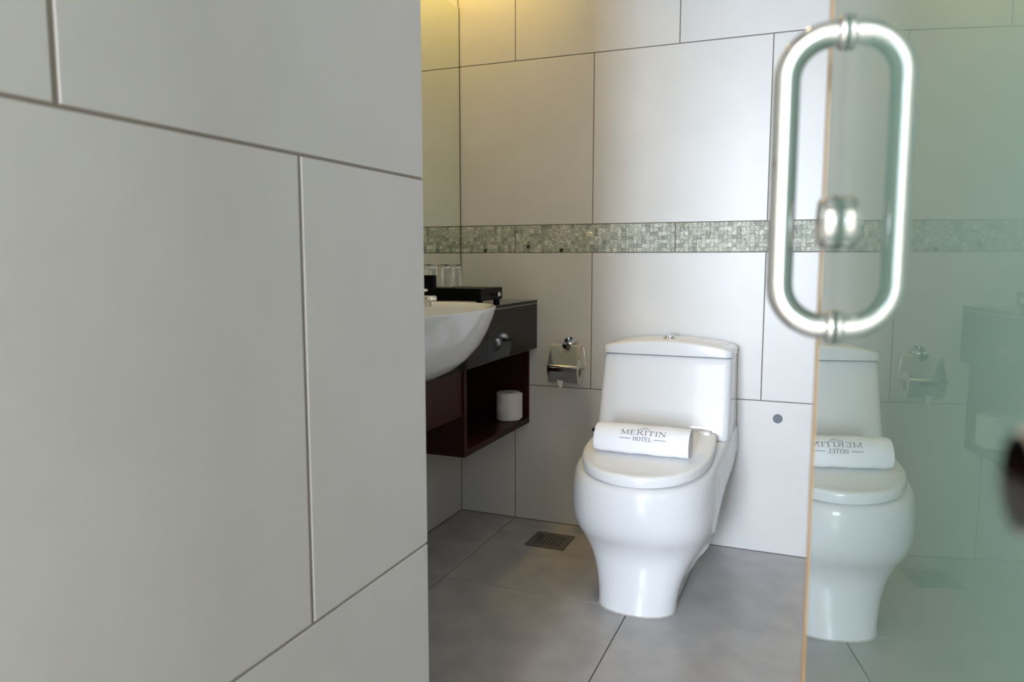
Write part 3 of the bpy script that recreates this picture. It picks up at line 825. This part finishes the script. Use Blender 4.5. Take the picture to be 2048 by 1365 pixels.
# serif lettering laid on the roll
TK, TN = 0.15, 0.075
SER = 0.17
def V_(x, y0=0.0, y1=1.0, w=TK, serif=(1, 1)):
    s = [((x, y0), (x, y1), w)]
    if serif[0]: s.append(((x - SER, y0 + 0.03), (x + SER, y0 + 0.03), 0.06))
    if serif[1]: s.append(((x - SER, y1 - 0.03), (x + SER, y1 - 0.03), 0.06))
    return s
LET = {
    'M': (1.30, V_(0.2, w=TN) + V_(1.1) + [((0.22, 0.98), (0.65, 0.05), TK), ((0.65, 0.05), (1.08, 0.98), TN)]),
    'E': (0.92, V_(0.22) + [((0.2, 0.03), (0.82, 0.03), TN), ((0.2, 0.97), (0.78, 0.97), TN), ((0.2, 0.52), (0.62, 0.52), TN), ((0.82, 0.0), (0.82, 0.25), 0.06), ((0.78, 1.0), (0.78, 0.78), 0.06), ((0.62, 0.40), (0.62, 0.64), 0.06)]),
    'R': (1.02, V_(0.22) + [((0.2, 0.97), (0.55, 0.97), TN), ((0.55, 0.97), (0.74, 0.88), 0.11), ((0.74, 0.88), (0.76, 0.68), TK), ((0.76, 0.68), (0.58, 0.52), 0.11), ((0.58, 0.52), (0.2, 0.50), TN), ((0.50, 0.50), (0.92, 0.02), TK), ((0.86, 0.03), (1.06, 0.03), 0.06)]),
    'I': (0.44, V_(0.22)),
    'T': (0.96, V_(0.48, serif=(1, 0)) + [((0.04, 0.97), (0.92, 0.97), TN), ((0.05, 1.0), (0.05, 0.74), 0.06), ((0.91, 1.0), (0.91, 0.74), 0.06)]),
    'N': (1.14, V_(0.2, w=TN) + V_(0.94, w=TN, serif=(0, 1)) + [((0.18, 0.98), (0.94, 0.03), TK)]),
    'H': (1.10, V_(0.22) + V_(0.88) + [((0.22, 0.52), (0.88, 0.52), TN)]),
    'L': (0.86, V_(0.22) + [((0.2, 0.03), (0.78, 0.03), TN), ((0.78, 0.0), (0.78, 0.28), 0.06)]),
}
o_pts = [(0.5 + 0.40 * math.cos(a), 0.5 + 0.47 * math.sin(a)) for a in [2 * math.pi * k / 20 for k in range(21)]]
LET['O'] = (1.0, [(o_pts[k], o_pts[k + 1], 0.08 + 0.08 * abs(math.cos(2 * math.pi * (k + 0.5) / 20))) for k in range(20)])
def stroke(bm_, p, q, w, sx, ou, ov, hgt):
    p = Vector((p[0] * sx, p[1] * hgt)); q = Vector((q[0] * sx, q[1] * hgt)); d = q - p; L = d.length
    if L < 1e-9: return
    nrm = Vector((-d.y, d.x)) / L * (w * hgt / 2); m_ = 5; prev = None
    for i in range(m_ + 1):
        c = p + d * i / m_
        pair = []
        for s in (1, -1):
            a = c + nrm * s; u = ou + a.x; v_ = ov + a.y
            ph_ = PHI0 + v_ / TR; f_ = 1 - (ph_ + math.radians(118)) / (2 * math.pi * turns)
            P = towel_pt(u, 0.008 + (TR - t_half - 0.008) * f_ + t_half + 0.0006, ph_)
            pair.append(bm_.verts.new(P))
        if prev: bm_.faces.new((prev[0], prev[1], pair[1], pair[0]))
        prev = pair
def word(bm_, txt, x0, x1, base, hgt, sp_=0.06):
    tot = sum(LET[c][0] for c in txt) + sp_ * (len(txt) - 1); sx = (x1 - x0) / tot; u = x0
    for c in txt:
        for p, q, w in LET[c][1]: stroke(bm_, p, q, w, sx, u, base, hgt)
        u += (LET[c][0] + sp_) * sx
PHI0 = math.radians(28)
bm = bmesh.new()
word(bm, 'MERITIN', -0.5285, -0.3945, 0.0056, 0.0155)
word(bm, 'HOTEL', -0.4900, -0.4350, -0.0125, 0.0125, 0.05)
stroke(bm, (-0.5290, -0.0064 / 0.0125), (-0.4960, -0.0064 / 0.0125), 0.13, 1, 0, 0, 0.0125)
stroke(bm, (-0.4290, -0.0064 / 0.0125), (-0.3950, -0.0064 / 0.0125), 0.13, 1, 0, 0, 0.0125)
# peaked crest above the name
for a, b_ in (((-0.493, 0.0265), (-0.480, 0.0285)), ((-0.480, 0.0285), (-0.474, 0.0270)), ((-0.474, 0.0270), (-0.463, 0.0305)), ((-0.463, 0.0305), (-0.455, 0.0265)), ((-0.480, 0.0310), (-0.470, 0.0345)), ((-0.470, 0.0345), (-0.462, 0.0315))):
    stroke(bm, (a[0] + 0.011, (a[1] - 0.002) / 0.0125), (b_[0] + 0.011, (b_[1] - 0.002) / 0.0125), 0.10, 1, 0, 0, 0.0125)
o = link('printed_name', bm, M['ink'], tw); o['label'] = 'grey serif lettering with a small peaked crest'

# ------------------------------------------------------------------ glass door, opened into the bathroom
TH_G = -0.1298
gd = Vector((math.sin(TH_G), math.cos(TH_G), 0)); gn = Vector((math.cos(TH_G), -math.sin(TH_G), 0))
G0 = Vector((0.0759, 0, 0))
def gp(s, off, z): return G0 + gd * s + gn * off + Vector((0, 0, z))       # off < 0: towards the toilet side
S0, S1, GT = -0.20, 0.606, 0.010
door = thing('glass_door', gp(S0, 0, 0.0), 'frosted green glass door standing open with amber edge', 'door')
def gbox(s0, s1, o0, o1, z0, z1, bev=0.0):
    b_ = bx(s0, s1, o0, o1, z0, z1, bev=bev)
    for v_ in b_.verts: v_.co = gp(v_.co.x, v_.co.y, v_.co.z)
    return b_
bm = gbox(S0, S1 - 0.012, 0, GT, 0.012, 2.10)
bmesh.ops.recalc_face_normals(bm, faces=bm.faces)
for f in bm.faces:
    if abs(abs(f.normal.dot(gn)) - 1) < 1e-3: f.material_index = 1       # the two polished faces
for off in (0.0012, GT - 0.0012):                                          # frosted body just under each face
    f = bm.faces.new([bm.verts.new(gp(a, off, z)) for a, z in ((S0, 0.012), (S1 - 0.012, 0.012), (S1 - 0.012, 2.10), (S0, 2.10))])
pane = link('glass_pane', bm, [M['glass'], M['glass_face']], door)
link('edge_glow_strip', gbox(S1 - 0.012, S1, -0.0006, GT + 0.0006, 0.012, 2.10), M['amber'], door)  # added strip: its amber paints the lit glass edge seen through refraction
for z in (0.25, 1.85):
    link('hinge', gbox(S0 - 0.03, S0 + 0.06, -0.012, GT + 0.012, z - 0.045, z + 0.045, bev=0.003), M['chrome'], door)
link('cover_disc', lathe(bmesh.new(), [(0.0165, 0), (0.0175, 0.002), (0.0175, 0.008), (0.0160, 0.0105), (0.0150, 0.0112), (0.0140, 0.0108), (0.001, 0.0108)], gp(0.532, 0, 1.030), axis=-gn, n=36), M['chrome'], door, smooth=True, autosmooth=35)
link('cover_disc', lathe(bmesh.new(), [(0.0165, 0), (0.0175, 0.002), (0.0175, 0.008), (0.0160, 0.0105), (0.001, 0.0108)], gp(0.532, GT, 1.030), axis=gn, n=36), M['chrome'], door, smooth=True, autosmooth=35)
kb = link('knob', lathe(bmesh.new(), [(0.0115, 0), (0.0115, 0.003), (0.0085, 0.005), (0.0085, 0.008), (0.0112, 0.010), (0.0112, 0.014), (0.0100, 0.015), (0.001, 0.015)], gp(0.178, 0, 0.962), axis=-gn, n=36), M['chrome'], door, smooth=True, autosmooth=35)
# D-shaped pull handle on both faces
def d_handle(side):
    o0 = 0.0 if side < 0 else GT
    pr_ = 0.034; rb = 0.028; zb_, zt_ = 0.9635, 1.1465; sh = 0.5285; rt = 0.0082
    def P(o, z): return gp(sh, o0 + side * o, z)
    e_o = gn * side; e_z = Vector((0, 0, 1))
    path = [P(0.0, zb_), P(pr_ - rb, zb_)]
    path += arc(P(pr_ - rb, zb_ + rb), rb, -math.pi / 2, 0, 12, e_o, e_z)[1:]
    path += [P(pr_, zb_ + rb + (zt_ - zb_ - 2 * rb) * k / 4) for k in range(1, 4)]
    path += arc(P(pr_ - rb, zt_ - rb), rb, 0, math.pi / 2, 12, e_o, e_z)
    path += [P(0.0, zt_)]
    hd = link('pull_handle', tube(bmesh.new(), path, rt, 28), M['chrome'], door, smooth=True, autosmooth=50)
    for z in (zb_, zt_):
        link('collar', lathe(bmesh.new(), [(0.0105, 0), (0.0112, 0.001), (0.0112, 0.0035), (0.0100, 0.005), (0.0084, 0.0055)], P(0, z), axis=e_o, n=28, cap1=False), M['chrome'], hd, smooth=True, autosmooth=40)
d_handle(-1); d_handle(1)

# ------------------------------------------------------------------ ceiling downlights (above the frame)
def downlight(x, y, label, power, color, blend, angle, size=0.04, tilt=0.0):
    t = thing('ceiling_downlight', (x, y, ZC), label, 'lamp', 'recessed bathroom downlights')
    bm_ = bmesh.new(); lathe(bm_, [(0.036, -0.001), (0.050, -0.001), (0.050, -0.006), (0.046, -0.008), (0.036, -0.004), (0.036, -0.001)], (x, y, ZC), n=32, cap0=False, cap1=False)
    link('trim_ring', bm_, M['chrome'], t, smooth=True, autosmooth=40)
    link('lens', lathe(bmesh.new(), [(0.035, -0.0015), (0.035, -0.003), (0.001, -0.003)], (x, y, ZC), n=24), M['lamp'], t)
    l = bpy.data.lights.new('downlight_beam', 'SPOT'); l.energy = power; l.color = color; l.spot_size = math.radians(angle); l.spot_blend = blend; l.shadow_soft_size = size
    lo = bpy.data.objects.new('downlight_beam', l); COL.objects.link(lo); lo.location = (x, y, ZC - 0.02); lo.rotation_euler = (math.radians(tilt), 0, 0)
    return t
downlight(-1.17, 2.47, 'recessed warm downlight above the mirror corner', 26, WARM, 0.95, 110, tilt=26)
downlight(-0.45, 1.75, 'recessed warm downlight above the toilet', 5, WARM2, 0.8, 120)
downlight(-1.08, 1.62, 'recessed warm downlight above the wash basin', 4, WARM, 0.8, 110)
